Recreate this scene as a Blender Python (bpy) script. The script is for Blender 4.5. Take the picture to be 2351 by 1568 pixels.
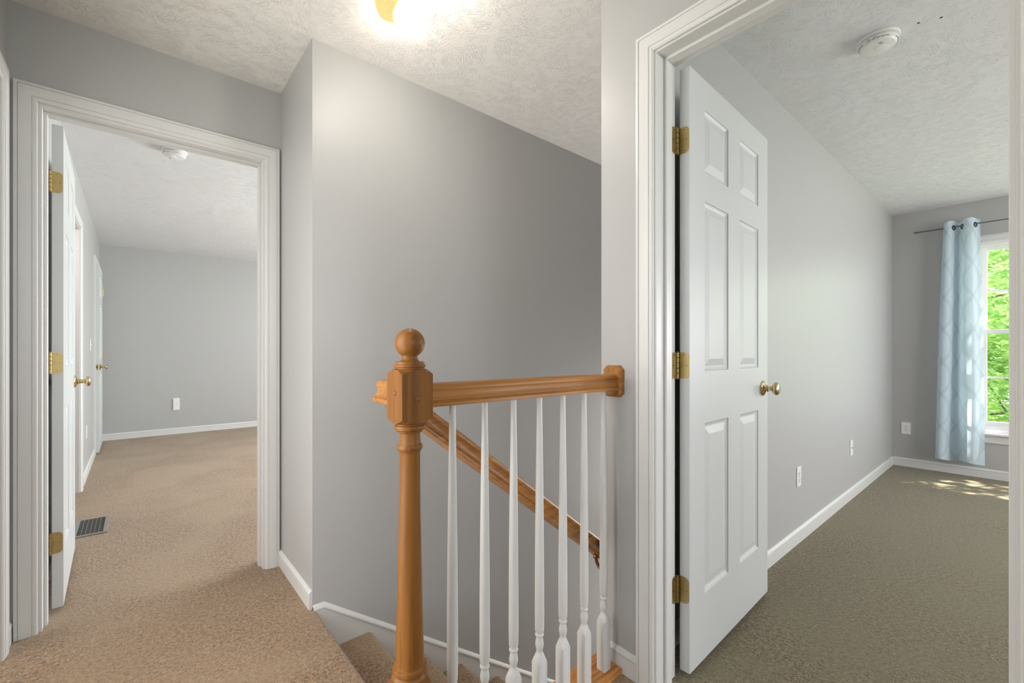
import bpy, bmesh, math, random
from mathutils import Vector, Matrix
PI = math.pi
C = bpy.context.scene.collection
for o in list(bpy.data.objects): bpy.data.objects.remove(o)

# ------------------------------------------------------------------ camera
F_PX, YAW, HOR, CAM_H = 1014.0, 49.44, 809.2, 1.0987
cam = bpy.data.cameras.new('camera'); co = bpy.data.objects.new('camera', cam); C.objects.link(co)
cam.sensor_width = 36; cam.sensor_fit = 'HORIZONTAL'; cam.lens = 36 * F_PX / 2351
cam.shift_y = (HOR - 784) / 2351; cam.clip_start = 0.02
co.location = (0, 0, CAM_H); co.rotation_euler = (PI / 2, 0, math.radians(YAW - 90))
bpy.context.scene.camera = co

# ------------------------------------------------------------------ world, sun, daylight in the windows, added fill lights, exposure
vs = bpy.context.scene.view_settings
vs.view_transform = 'Standard'; vs.look = 'None'; vs.gamma = 1; vs.exposure = 0.0; vs.use_curve_mapping = False
w = bpy.data.worlds.new('sky'); bpy.context.scene.world = w; w.use_nodes = True
bg = w.node_tree.nodes['Background']; bg.inputs[0].default_value = (0.86, 0.93, 1.0, 1); bg.inputs[1].default_value = 5.2
def lamp(name, kind, loc, energy, color=(1, 1, 1), d=None, size=None, size_y=None, portal=False, radius=None):
    l = bpy.data.lights.new(name, kind); l.energy = energy; l.color = color
    o = bpy.data.objects.new(name, l); C.objects.link(o); o.location = loc
    if d is not None: o.rotation_euler = Vector(d).to_track_quat('-Z', 'Y').to_euler()
    if kind == 'AREA':
        l.shape = 'RECTANGLE'; l.size = size; l.size_y = size_y
        if portal: l.cycles.is_portal = True
    if kind == 'SUN': l.angle = math.radians(0.55)
    if radius: l.shadow_soft_size = radius
    return o
lamp('sun', 'SUN', (8, -2, 8), 26.0, (1.0, 0.96, 0.92), (-0.43, 0.28, -1))
lamp('fill_hall_end', 'AREA', (0.45, -2.12, 1.45), 1.5, (1.0, 0.97, 0.93), (0, 1, 0), 1.1, 1.3)  # added fill from behind the viewer, no known window there
lamp('daylight_side_room_window', 'AREA', (-1.62, 1.98, 1.35), 32, (1.0, 0.965, 0.915), (1, -0.05, 0.0), 1.5, 1.7)
lamp('fill_hall_side', 'AREA', (-0.42, 1.12, 1.16), 16, (1.0, 0.965, 0.91), (1, 0.1, 0.0), 0.72, 1.85)  # unseen fill added from the left for the stair and rail walls
lamp('fill_lower_hall', 'AREA', (4.27, 1.49, -1.5), 22, (1.0, 0.96, 0.9), (-1, 0, 0.25), 0.9, 1.6)  # fill light added at the stair foot to lift the stairwell
lamp('fill_stair_end', 'AREA', (4.27, 1.49, 0.55), 46, (1.0, 0.98, 0.95), (-1, 0, 0.1), 0.8, 2.5)  # added fill to brighten the right part of the stairwell wall
lamp('fill_bedroom_ceiling', 'AREA', (5.63, -1.9, 1.35), 38, (1.0, 0.935, 0.98), (-1, 0.1, 0.85), 1.2, 1.3)  # unseen fill tilted up, added to brighten the bedroom ceiling
lamp('daylight_bedroom_window', 'AREA', (3.4, -2.93, 1.2), 50, (1.0, 0.94, 0.97), (0, 1, 0.05), 1.7, 1.7)
lamp('daylight_far_room_window', 'AREA', (3.83, 3.6, 1.4), 88, (0.92, 0.962, 1.0), (-1, 0, 0.3), 1.4, 1.4)
lamp('daylight_far_room_window_b', 'AREA', (3.83, 5.05, 1.4), 80, (0.92, 0.962, 1.0), (-1, 0, 0.3), 1.4, 1.4)
lamp('fill_side_doorway', 'POINT', (-0.86, 4.25, 2.0), 14, (1.0, 0.95, 0.88), radius=0.1)  # unseen point light added to brighten the doorway jamb and casing
lamp('window_portal', 'AREA', (5.72, -0.17, 1.24), 1, (1, 1, 1), (-1, 0, 0), 0.9, 1.5, portal=True)

# ------------------------------------------------------------------ materials
def newmat(name):
    m = bpy.data.materials.new(name); m.use_nodes = True
    nt = m.node_tree; return m, nt, nt.nodes['Principled BSDF']
def N(nt, t, **k):
    n = nt.nodes.new(t)
    for a, b in k.items(): setattr(n, a, b)
    return n
def L(nt, a, b): nt.links.new(a, b)
def simple(name, col, rough=0.5, metal=0.0, spec=0.5, bump=None):
    m, nt, b = newmat(name)
    b.inputs['Base Color'].default_value = (*col, 1); b.inputs['Roughness'].default_value = rough
    b.inputs['Metallic'].default_value = metal; b.inputs['Specular IOR Level'].default_value = spec
    tc = N(nt, 'ShaderNodeTexCoord'); nz = N(nt, 'ShaderNodeTexNoise')
    nz.inputs['Scale'].default_value = bump[0] if bump else 60
    nz.inputs['Detail'].default_value = 3
    L(nt, tc.outputs['Object'], nz.inputs['Vector'])
    bp = N(nt, 'ShaderNodeBump'); bp.inputs['Distance'].default_value = bump[1] if bump else 0.0002
    bp.inputs['Strength'].default_value = bump[2] if bump else 0.15
    L(nt, nz.outputs['Fac'], bp.inputs['Height']); L(nt, bp.outputs['Normal'], b.inputs['Normal'])
    return m
M = {}
M['wall'] = simple('grey_wall_paint', (0.452, 0.449, 0.444), 0.42, spec=0.45, bump=(170, 0.0012, 0.22))
M['trim'] = simple('white_trim_paint', (0.70, 0.695, 0.68), 0.33, bump=(40, 0.0002, 0.1))
M['doorpaint'] = simple('white_door_paint', (0.61, 0.625, 0.62), 0.38, bump=(50, 0.0004, 0.15))
M['plastic'] = simple('white_plastic', (0.82, 0.82, 0.80), 0.35)
M['vinyl'] = simple('white_window_vinyl', (0.86, 0.86, 0.86), 0.3)
M['brass'] = simple('aged_brass', (0.47, 0.365, 0.16), 0.38, metal=1.0)
M['knobbrass'] = simple('polished_knob_brass', (0.62, 0.50, 0.30), 0.16, metal=1.0)
M['copper'] = simple('bronze_bracket', (0.42, 0.20, 0.11), 0.3, metal=1.0)
M['screw'] = simple('dark_screw', (0.10, 0.075, 0.04), 0.5, metal=0.8)
M['dark'] = simple('black_duct_shade', (0.012, 0.012, 0.014), 0.7)
M['slot'] = simple('dark_slot', (0.05, 0.05, 0.05), 0.6)
M['print'] = simple('grey_print', (0.28, 0.28, 0.28), 0.6)
M['rod'] = simple('grey_curtain_rod', (0.13, 0.16, 0.18), 0.35, metal=0.6)
M['grommet'] = simple('dark_grommet', (0.03, 0.04, 0.05), 0.3, metal=0.5)
M['regmetal'] = simple('painted_register_metal', (0.27, 0.255, 0.225), 0.5)
M['plug'] = simple('dark_wood_plug', (0.20, 0.07, 0.02), 0.45)
M['bark'] = simple('grey_bark', (0.16, 0.13, 0.10), 0.9, bump=(30, 0.01, 0.6))

# stippled brush texture on the ceilings
def ceiling_mat(name, col, strength=0.6):
    m, nt, b = newmat(name)
    b.inputs['Roughness'].default_value = 0.75; b.inputs['Specular IOR Level'].default_value = 0.2
    b.inputs['Base Color'].default_value = (*col, 1)
    tc = N(nt, 'ShaderNodeTexCoord')
    wn = N(nt, 'ShaderNodeTexNoise'); wn.inputs['Scale'].default_value = 5.5; wn.inputs['Detail'].default_value = 1
    L(nt, tc.outputs['Object'], wn.inputs['Vector'])
    # stretch direction changes from stroke to stroke
    mp = N(nt, 'ShaderNodeVectorRotate', rotation_type='Z_AXIS')
    an = N(nt, 'ShaderNodeMath', operation='MULTIPLY'); an.inputs[1].default_value = 9.0
    L(nt, wn.outputs['Fac'], an.inputs[0]); L(nt, an.outputs[0], mp.inputs['Angle']); L(nt, tc.outputs['Object'], mp.inputs['Vector'])
    # rotate about the stroke's own cell so the strokes stay short
    vo = N(nt, 'ShaderNodeTexVoronoi'); vo.inputs['Scale'].default_value = 7
    L(nt, tc.outputs['Object'], vo.inputs['Vector'])
    sub = N(nt, 'ShaderNodeVectorMath', operation='SUBTRACT'); L(nt, tc.outputs['Object'], sub.inputs[0]); L(nt, vo.outputs['Position'], sub.inputs[1])
    rot = N(nt, 'ShaderNodeVectorRotate', rotation_type='Z_AXIS')
    sp = N(nt, 'ShaderNodeSeparateColor'); L(nt, vo.outputs['Color'], sp.inputs[0])
    a2 = N(nt, 'ShaderNodeMath', operation='MULTIPLY'); a2.inputs[1].default_value = 6.28
    L(nt, sp.outputs[0], a2.inputs[0]); L(nt, a2.outputs[0], rot.inputs['Angle']); L(nt, sub.outputs[0], rot.inputs['Vector'])
    sc = N(nt, 'ShaderNodeVectorMath', operation='MULTIPLY'); sc.inputs[1].default_value = (34, 110, 34)
    L(nt, rot.outputs[0], sc.inputs[0])
    ad = N(nt, 'ShaderNodeVectorMath', operation='ADD'); L(nt, sc.outputs[0], ad.inputs[0]); 
    cs = N(nt, 'ShaderNodeVectorMath', operation='SCALE'); cs.inputs['Scale'].default_value = 40
    L(nt, vo.outputs['Color'], cs.inputs[0]); L(nt, cs.outputs[0], ad.inputs[1])
    n1 = N(nt, 'ShaderNodeTexNoise'); n1.inputs['Scale'].default_value = 1.0; n1.inputs['Detail'].default_value = 2.5; n1.inputs['Distortion'].default_value = 0.7
    L(nt, ad.outputs[0], n1.inputs['Vector'])
    s1 = N(nt, 'ShaderNodeMath', operation='SUBTRACT'); s1.inputs[1].default_value = 0.5; L(nt, n1.outputs['Fac'], s1.inputs[0])
    ab = N(nt, 'ShaderNodeMath', operation='ABSOLUTE'); L(nt, s1.outputs[0], ab.inputs[0])
    mr = N(nt, 'ShaderNodeMapRange', interpolation_type='SMOOTHSTEP'); mr.inputs[1].default_value = 0.0; mr.inputs[2].default_value = 0.07; mr.inputs[3].default_value = 1; mr.inputs[4].default_value = 0
    L(nt, ab.outputs[0], mr.inputs[0])
    # strokes thin out in places
    n2 = N(nt, 'ShaderNodeTexNoise'); n2.inputs['Scale'].default_value = 22; n2.inputs['Detail'].default_value = 2; L(nt, tc.outputs['Object'], n2.inputs['Vector'])
    m2 = N(nt, 'ShaderNodeMapRange'); m2.inputs[1].default_value = 0.38; m2.inputs[2].default_value = 0.6; L(nt, n2.outputs['Fac'], m2.inputs[0])
    mu = N(nt, 'ShaderNodeMath', operation='MULTIPLY'); L(nt, mr.outputs[0], mu.inputs[0]); L(nt, m2.outputs[0], mu.inputs[1])
    bp = N(nt, 'ShaderNodeBump'); bp.inputs['Distance'].default_value = 0.0036; bp.inputs['Strength'].default_value = strength
    L(nt, mu.outputs[0], bp.inputs['Height']); L(nt, bp.outputs['Normal'], b.inputs['Normal'])
    return m
M['ceiling'] = ceiling_mat('white_brushed_ceiling', (0.83, 0.81, 0.78), 0.66)
M['ceiling_daylit'] = ceiling_mat('white_brushed_ceiling_daylit', (0.79, 0.80, 0.825))  # same ceiling finish, cooler daylight hue put into the colour

def carpet(name, c1, c2, c3):
    m, nt, b = newmat(name)
    b.inputs['Roughness'].default_value = 0.95; b.inputs['Specular IOR Level'].default_value = 0.08
    b.inputs['Sheen Weight'].default_value = 0.25; b.inputs['Sheen Roughness'].default_value = 0.6
    tc = N(nt, 'ShaderNodeTexCoord')
    def noise(s, d=2, dist=0.0):
        n = N(nt, 'ShaderNodeTexNoise'); n.inputs['Scale'].default_value = s; n.inputs['Detail'].default_value = d
        n.inputs['Distortion'].default_value = dist
        L(nt, tc.outputs['Object'], n.inputs['Vector']); return n
    fine, mid, big = noise(210, 2, 0.4), noise(80, 2, 0.6), noise(1.6, 2, 0.8)
    r = N(nt, 'ShaderNodeValToRGB'); r.color_ramp.elements[0].position = 0.36; r.color_ramp.elements[1].position = 0.64
    r.color_ramp.elements[0].color = (*c1, 1); r.color_ramp.elements[1].color = (*c2, 1)
    mx = N(nt, 'ShaderNodeMath', operation='ADD'); L(nt, fine.outputs['Fac'], mx.inputs[0]); L(nt, mid.outputs['Fac'], mx.inputs[1])
    hf = N(nt, 'ShaderNodeMath', operation='MULTIPLY'); hf.inputs[1].default_value = 0.5; L(nt, mx.outputs[0], hf.inputs[0])
    L(nt, hf.outputs[0], r.inputs[0])
    mix = N(nt, 'ShaderNodeMixRGB'); mix.inputs[2].default_value = (*c3, 1)
    mr = N(nt, 'ShaderNodeMapRange'); mr.inputs[1].default_value = 0.42; mr.inputs[2].default_value = 0.62; mr.inputs[4].default_value = 0.55
    L(nt, big.outputs['Fac'], mr.inputs[0]); L(nt, mr.outputs[0], mix.inputs[0]); L(nt, r.outputs[0], mix.inputs[1])
    L(nt, mix.outputs[0], b.inputs['Base Color'])
    bp = N(nt, 'ShaderNodeBump'); bp.inputs['Distance'].default_value = 0.008; bp.inputs['Strength'].default_value = 0.8
    L(nt, hf.outputs[0], bp.inputs['Height']); L(nt, bp.outputs['Normal'], b.inputs['Normal'])
    return m
M['carpet'] = carpet('beige_carpet', (0.095, 0.055, 0.025), (0.47, 0.298, 0.164), (0.36, 0.25, 0.148))
M['carpet_far'] = M['carpet']
M['carpet_daylit'] = carpet('beige_carpet_daylit', (0.050, 0.036, 0.017), (0.285, 0.226, 0.116), (0.175, 0.148, 0.075))  # same carpet as the hall, daylight's greyer tint put into the colour

def wood(name, axis, c1, c2, scale=1.0, rough=0.3):
    m, nt, b = newmat(name)
    b.inputs['Roughness'].default_value = rough; b.inputs['Specular IOR Level'].default_value = 0.28; b.inputs['Coat Weight'].default_value = 0.04; b.inputs['Coat Roughness'].default_value = 0.3
    tc = N(nt, 'ShaderNodeTexCoord'); mp = N(nt, 'ShaderNodeMapping')
    s = [60, 60, 60]; s[axis] = 2.2; mp.inputs['Scale'].default_value = [v * scale for v in s]
    L(nt, tc.outputs['Object'], mp.inputs['Vector'])
    n = N(nt, 'ShaderNodeTexNoise'); n.inputs['Scale'].default_value = 1; n.inputs['Detail'].default_value = 6; n.inputs['Distortion'].default_value = 0.35
    L(nt, mp.outputs[0], n.inputs['Vector'])
    r = N(nt, 'ShaderNodeValToRGB'); r.color_ramp.elements[0].position = 0.33; r.color_ramp.elements[1].position = 0.62
    r.color_ramp.elements[0].color = (*c1, 1); r.color_ramp.elements[1].color = (*c2, 1)
    L(nt, n.outputs['Fac'], r.inputs[0]); L(nt, r.outputs[0], b.inputs['Base Color'])
    return m
WA, WB = (0.19, 0.072, 0.013), (0.285, 0.118, 0.025)
M['wood_z'] = wood('honey_maple_upright', 2, WA, WB, rough=0.42)
M['wood_x'] = wood('honey_pine_rail', 0, (0.28, 0.112, 0.024), (0.44, 0.195, 0.052))
M['wood_oak'] = wood('oak_landing_tread', 0, (0.36, 0.13, 0.03), (0.66, 0.30, 0.10), 1.6, 0.35)

# ------------------------------------------------------------------ mesh helpers
def tag(o, label=None, cat=None, group=None, kind=None):
    if label: o['label'] = label
    if cat: o['category'] = cat
    if group: o['group'] = group
    if kind: o['kind'] = kind
    return o
def obj(name, bm, m, parent=None, smooth=None, bevel=None):
    me = bpy.data.meshes.new(name)
    bmesh.ops.recalc_face_normals(bm, faces=bm.faces)
    bm.to_mesh(me); bm.free(); me.materials.append(m)
    o = bpy.data.objects.new(name, me); C.objects.link(o)
    if parent: o.parent = parent
    if smooth is not None:
        for p in me.polygons: p.use_smooth = True
        try: me.set_sharp_from_angle(angle=math.radians(smooth))
        except Exception: pass
    if bevel:
        b = o.modifiers.new('bevel', 'BEVEL'); b.width = bevel; b.segments = 2; b.limit_method = 'ANGLE'; b.angle_limit = math.radians(40)
    return o
def empty(name, loc=(0, 0, 0), rz=0):
    o = bpy.data.objects.new(name, None); C.objects.link(o); o.location = loc; o.rotation_euler = (0, 0, rz)
    o.empty_display_size = 0.1; return o
def bx(bm, x0, x1, y0, y1, z0, z1, mat=None):
    vs_ = [bm.verts.new((x, y, z)) for x in (x0, x1) for y in (y0, y1) for z in (z0, z1)]
    if mat:
        for v in vs_: v.co = mat @ v.co
    for f in ((0, 1, 3, 2), (4, 6, 7, 5), (0, 4, 5, 1), (2, 3, 7, 6), (0, 2, 6, 4), (1, 5, 7, 3)):
        bm.faces.new([vs_[i] for i in f])
def lathe(bm, prof, seg=32, mat=None, cap=True):
    """prof: list of (r, h); spins about Z"""
    rings = []
    for r, h in prof:
        if r < 1e-6: rings.append([bm.verts.new((0, 0, h))])
        else: rings.append([bm.verts.new((r * math.cos(2 * PI * i / seg), r * math.sin(2 * PI * i / seg), h)) for i in range(seg)])
    for a, b in zip(rings, rings[1:]):
        for i in range(seg):
            j = (i + 1) % seg
            if len(a) == 1 and len(b) == 1: continue
            if len(a) == 1: bm.faces.new((a[0], b[i], b[j]))
            elif len(b) == 1: bm.faces.new((a[i], a[j], b[0]))
            else: bm.faces.new((a[i], a[j], b[j], b[i]))
    if cap:
        for r in (rings[0], rings[-1]):
            if len(r) > 1: bm.faces.new(r)
    if mat:
        for r in rings:
            for v in r: v.co = mat @ v.co
def sweep(bm, frames, prof):
    """prof: list of 2-D (a, b); frames: list of (origin, A, B); closed section, capped ends"""
    rows = [[bm.verts.new(o + A * a + B * b) for a, b in prof] for o, A, B in frames]
    n = len(prof)
    for r0, r1 in zip(rows, rows[1:]):
        for i in range(n):
            j = (i + 1) % n
            bm.faces.new((r0[i], r0[j], r1[j], r1[i]))
    bm.faces.new(rows[0]); bm.faces.new(rows[-1])
V = Vector
def BM(): return bmesh.new()
def box_obj(name, x0, x1, y0, y1, z0, z1, m, parent=None, bevel=None):
    bm = BM(); bx(bm, x0, x1, y0, y1, z0, z1); return obj(name, bm, m, parent, bevel=bevel)
def S(o, label, cat): return tag(o, label, cat, kind='structure')

# ------------------------------------------------------------------ key planes
CE = 2.44
XL, XB, XD, XD2 = -0.364, 0.578, 1.28, 1.395      # hall left wall, short wall, right hall wall (two faces)
YA, YA2, YC = 2.52, 2.635, 1.985                   # wall with left doorway (two faces), stairwell wall
YE, YS = 0.87, 1.0                                 # bedroom wall / stair side of it
XF = 5.665                                         # bedroom window wall
XR, YR, XR2 = -0.325, 7.48, 3.9                    # far room left wall, back wall, right wall
YH, YB = -2.2, -3.0                                # hall end, bedroom end
LOW = -2.75

# ------------------------------------------------------------------ walls
def wall(name, boxes, label):
    bm = BM()
    for b in boxes: bx(bm, *b)
    return S(obj(name, bm, M['wall']), label, 'wall')
HD = 2.082
wall('wall_doorway', [(-0.479, -0.29, YA, YA2, 0, CE), (0.51, XR2, YA, YA2, LOW * 0, CE), (-0.29, 0.51, YA, YA2, HD, CE)],
     'grey painted wall around the left doorway')
wall('wall_hall_left', [(-0.479, XL, YH, 0.73, 0, CE), (-0.479, XL, 1.5, 1.587, 0, CE), (-0.479, XL, 0.73, 1.5, 0, 0.2), (-0.479, XL, 0.73, 1.5, 2.12, CE), (-0.479, XL, 2.381, YA, 0, CE), (-0.479, XL, 1.587, 2.381, HD, CE)], 'grey wall at the far left edge beside the white door trim')
wall('wall_corner', [(XB, XB + 0.115, YC + 0.115, YA, LOW, CE)], 'short pale grey wall between the left doorway and the stairwell')
wall('wall_stairwell', [(XB, 4.3, YC, YC + 0.115, LOW, CE)], 'large grey wall rising behind the staircase')
wall('wall_hall_right', [(XD, XD2, 0.794, YS, LOW, CE), (XD, XD2, YB, 0.0, 0, CE), (XD, XD2, 0.0, 0.794, HD, CE)],
     'pale grey wall strip that the stair rail meets, around the right doorway')
wall('wall_bedroom_side', [(XD2, XF, YE, YS, LOW, CE)], 'light grey bedroom wall behind the open white door')
WY0, WY1, WZ0, WZ1 = -0.66, 0.30, 0.395, 2.065
wall('wall_bedroom_window', [(XF, XF + 0.14, WY1, YS, -0.3, CE), (XF, XF + 0.14, YB - 0.12, -2.55, -0.3, CE), (XF, XF + 0.14, -1.25, WY0, -0.3, CE), (XF, XF + 0.14, -2.55, -1.25, -0.3, 0.6), (XF, XF + 0.14, -2.55, -1.25, 2.1, CE), (XF, XF + 0.14, WY0, WY1, -0.3, WZ0), (XF, XF + 0.14, WY0, WY1, WZ1, CE)],
     'grey bedroom wall holding the window and blue curtain')
wall('wall_bedroom_back', [(XD, 2.5, YB - 0.12, YB, 0, CE), (4.3, XF, YB - 0.12, YB, 0, CE), (2.5, 4.3, YB - 0.12, YB, 0, 0.68), (2.5, 4.3, YB - 0.12, YB, 2.12, CE)],
     'grey bedroom wall out of view behind the right doorway')
wall('wall_hall_end', [(-0.479, -0.12, YH - 0.12, YH, 0, CE), (1.02, XD, YH - 0.12, YH, 0, CE), (-0.12, 1.02, YH - 0.12, YH, 0, 0.78), (-0.12, 1.02, YH - 0.12, YH, 2.12, CE)],
     'grey wall at the end of the hall behind the viewer')
wall('wall_far_room_left', [(-0.44, XR, YA2, 4.09, 0, CE), (-0.44, XR, 4.09, 4.86, HD, CE), (-0.44, XR, 4.86, 6.49, 0, CE), (-0.44, XR, 6.49, 7.28, HD, CE), (-0.44, XR, 7.28, YR, 0, CE)],
     'pale grey wall with white doors inside the left room')
wall('wall_far_room_back', [(-0.44, XR2 + 0.12, YR, YR + 0.12, 0, CE)], 'grey back wall of the left room')
wall('wall_far_room_right', [(XR2, XR2 + 0.12, YA, 2.9, 0, CE), (XR2, XR2 + 0.12, 4.3, 4.4, 0, CE), (XR2, XR2 + 0.12, 5.75, YR, 0, CE),
     (XR2, XR2 + 0.12, 2.9, 4.3, 0, 0.7), (XR2, XR2 + 0.12, 2.9, 4.3, 2.1, CE), (XR2, XR2 + 0.12, 4.4, 5.75, 0, 0.7), (XR2, XR2 + 0.12, 4.4, 5.75, 2.1, CE)],
     'grey window wall of the left room, out of view')
wall('wall_stair_lower', [(4.3, 4.42, YS, YC + 0.115, LOW, CE), (0.45, XD, 0.9030, YS, LOW, -0.003), (0.33, 0.45, 0.885, YC + 0.115, LOW, -0.26)], 'walls enclosing the stairs below the landing')
wall('wall_side_room', [(-1.8, -1.68, 0.9, 3.0, 0, CE), (-1.68, -0.479, 0.9, 1.02, 0, CE), (-1.68, -0.479, 2.88, 3.0, 0, CE)], 'walls of the side room beyond the left picture edge')
wall('wall_closet', [(-1.2, -1.08, 3.8, 7.6, 0, CE), (-1.08, -0.44, 3.8, 3.92, 0, CE), (-1.08, -0.44, 7.48, 7.6, 0, CE)], 'wall of the space beyond the side doorway in the left room')

# ------------------------------------------------------------------ ceilings and floors
def slab(name, boxes, m, label, cat):
    bm = BM()
    for b in boxes: bx(bm, *b)
    return S(obj(name, bm, m), label, cat)
slab('ceiling_hall', [(-0.479, XD, YH - 0.12, YA, CE, CE + 0.1), (-1.8, -0.479, 0.9, 3.0, CE, CE + 0.1), (XD, 4.42, YS, YC + 0.115, CE, CE + 0.1)], M['ceiling'], 'textured off-white ceiling above the hall and stairs', 'ceiling')
cb = slab('ceiling_bedroom', [(XD, XF + 0.14, YB - 0.12, YS, CE, CE + 0.1)], M['ceiling_daylit'], 'textured white ceiling of the right bedroom', 'ceiling')
slab('ceiling_far_room', [(-1.2, XR2 + 0.12, YA, YR + 0.12, CE, CE + 0.1)], M['ceiling_daylit'], 'white textured ceiling of the left room', 'ceiling')
for x, y in ((2.427, 0.29), (2.455, 0.226)):
    bm = BM(); lathe(bm, [(0.0045, CE - 0.0008), (0.0045, CE + 0.002)], 12, Matrix.Translation((x, y, 0))); obj('screw_hole', bm, M['slot'], cb)

EDGE = 0.592
# hall floor with a rounded nosing over the first riser
bm = BM()
bx(bm, XL, 0.45, YH, YA, -0.26, 0); bx(bm, -1.68, XL, 1.02, 2.88, -0.26, 0)
bx(bm, 0.45, XD, YH, 0.9025, -0.26, 0)
def nosing_profile(xn, zt, back, r=0.017):
    """tread section (x, z): flat top, rounded nose, short underside"""
    pts = [(back, zt)]
    for k in range(9):
        a = PI / 2 - PI * k / 8
        pts.append((xn - r + r * math.cos(a), zt - r + r * math.sin(a)))
    return pts
prof = nosing_profile(EDGE, 0, 0.45) + [(EDGE - 0.026, -0.04), (EDGE - 0.028, -0.26), (0.45, -0.26)]
sweep(bm, [(V((0, 1.002, 0)), V((1, 0, 0)), V((0, 0, 1))), (V((0, YC, 0)), V((1, 0, 0)), V((0, 0, 1)))], prof)
bx(bm, 0.45, XB, YC, YA, -0.26, 0)
S(obj('floor_hall', bm, M['carpet'], smooth=40), 'tan carpeted landing floor in the foreground', 'floor')
slab('floor_bedroom', [(XD, XF, YB, YE, -0.26, 0)], M['carpet_daylit'], 'carpet floor of the right bedroom, daylight tint put into its colour', 'floor')
slab('floor_far_room', [(-1.2, XR2, YA, YR, -0.26, 0)], M['carpet_far'], 'beige carpet floor of the left room', 'floor')
slab('floor_lower', [(0.33, 4.42, 0.885, YC + 0.115, LOW - 0.1, LOW)], M['carpet'], 'lower storey floor under the stairs', 'floor')

# stairs: one carpeted flight
RUN, RISE = 0.2515, 0.187
bm = BM()
pts = [(EDGE - 0.028, -0.26)]
NST = 11
for i in range(1, NST + 1):
    xn, zt = EDGE + RUN * i - 0.004, -RISE * i
    back = EDGE - 0.028 + RUN * (i - 1)
    pts[-1:] = [(back, zt)] if i == 1 else [(back, zt + 0.0)]
    pts += nosing_profile(xn, zt, back, 0.026)[1:]
    pts += [(xn - 0.024, zt - 0.057)]
    pts.append((EDGE - 0.028 + RUN * i, zt - RISE))
pts[-1] = (EDGE - 0.028 + RUN * NST, -RISE * (NST + 1))
top = pts
bot = [(pts[-1][0], pts[-1][1] - 0.1), (pts[0][0] , -0.45)]
sec = top + bot
sweep(bm, [(V((0, YS + 0.001, 0)), V((1, 0, 0)), V((0, 0, 1))), (V((0, YC - 0.014, 0)), V((1, 0, 0)), V((0, 0, 1)))], sec)
S(obj('stairs', bm, M['carpet'], smooth=40), 'tan carpeted stairs going down behind the white balusters', 'stairs')

# ------------------------------------------------------------------ baseboards
BASE = [(0, 0), (0.0125, 0), (0.0125, 0.0575), (0.0090, 0.0590), (0.0090, 0.0600), (0.0128, 0.0622), (0.0138, 0.0650), (0.0132, 0.0690), (0.0100, 0.0740), (0.0050, 0.0790), (0.0030, 0.081), (0, 0.081)]
def baseboard(name, runs, label):
    """runs: (p0, p1, inward normal) on the floor"""
    bm = BM()
    for p0, p1, n in runs:
        A = V((n[0], n[1], 0)); up = V((0, 0, 1))
        sweep(bm, [(V((*p0, 0)), A, up), (V((*p1, 0)), A, up)], BASE)
    return S(obj(name, bm, M['trim'], smooth=30), label, 'baseboard')
baseboard('baseboard_corner', [((XB, YC + 0.002), (XB, YA), (-1, 0)), ((0.569, YA), (XB - 0.0125, YA), (0, -1))], 'white baseboard on the short wall beside the stair opening')
baseboard('baseboard_hall_left', [((XL, YA), (XL, 2.436), (1, 0)), ((XL + 0.0125, YA), (-0.352, YA), (0, -1)), ((XL, 1.535), (XL, YH), (1, 0))], 'white baseboard stub in the far left hall corner')
baseboard('baseboard_hall_right', [((XD, 0.848), (XD, YS), (-1, 0)), ((XD, YH), (XD, -0.06), (-1, 0))], 'white baseboard below the rail between oak strip and right doorway')
baseboard('baseboard_bedroom_side', [((XD2 + 0.0, YE), (XF, YE), (0, -1))], 'long white baseboard along the bedroom side wall')
baseboard('baseboard_bedroom_window', [((XF, YE - 0.0125), (XF, YB), (-1, 0))], 'white baseboard below the bedroom window and curtain')
baseboard('baseboard_far_room_back', [((XR + 0.0125, YR), (XR2, YR), (0, -1))], 'white baseboard along the back wall of the left room')
baseboard('baseboard_far_room_left', [((XR, YA2), (XR, 4.015), (1, 0)), ((XR, 5.02), (XR, 6.415), (1, 0)), ((XR, 7.355), (XR, YR), (1, 0))], 'white baseboard on the left wall inside the left room')

# skirt board beside the stairs with its cap moulding
bm = BM()
SK = 0.722
x0, x1 = 0.622, 4.29
def skz(x): return 0.013 - SK * (x - x0)
sec = [(XB + 0.0005, 0.013), (x0, 0.013), (x1, skz(x1)), (x1, LOW), (XB + 0.0005, LOW)]
sweep(bm, [(V((0, YC - 0.013, 0)), V((1, 0, 0)), V((0, 0, 1))), (V((0, YC, 0)), V((1, 0, 0)), V((0, 0, 1)))], sec)
sk = S(obj('trim_stair_skirt', bm, M['trim']), 'white skirt board stepping down the stairwell wall', 'trim')
CAPP = [(0, 0), (0, 0.019), (0.004, 0.019), (0.012, 0.013), (0.017, 0.006), (0.017, 0.0), (0.014, -0.003), (0.013, -0.003)]
bm = BM()
a = math.atan(SK); bis = V((math.sin(a / 2), 0, math.cos(a / 2))) / math.cos(a / 2)
up2 = V((math.sin(a), 0, math.cos(a))); ny = V((0, -1, 0))
sweep(bm, [(V((XB + 0.0005, YC, 0.0)), ny, V((0, 0, 1))), (V((x0, YC, 0.0)), ny, bis), (V((x1, YC, skz(x1) - 0.013)), ny, up2)], CAPP)
obj('cap_moulding', bm, M['trim'], sk, smooth=30)

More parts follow.
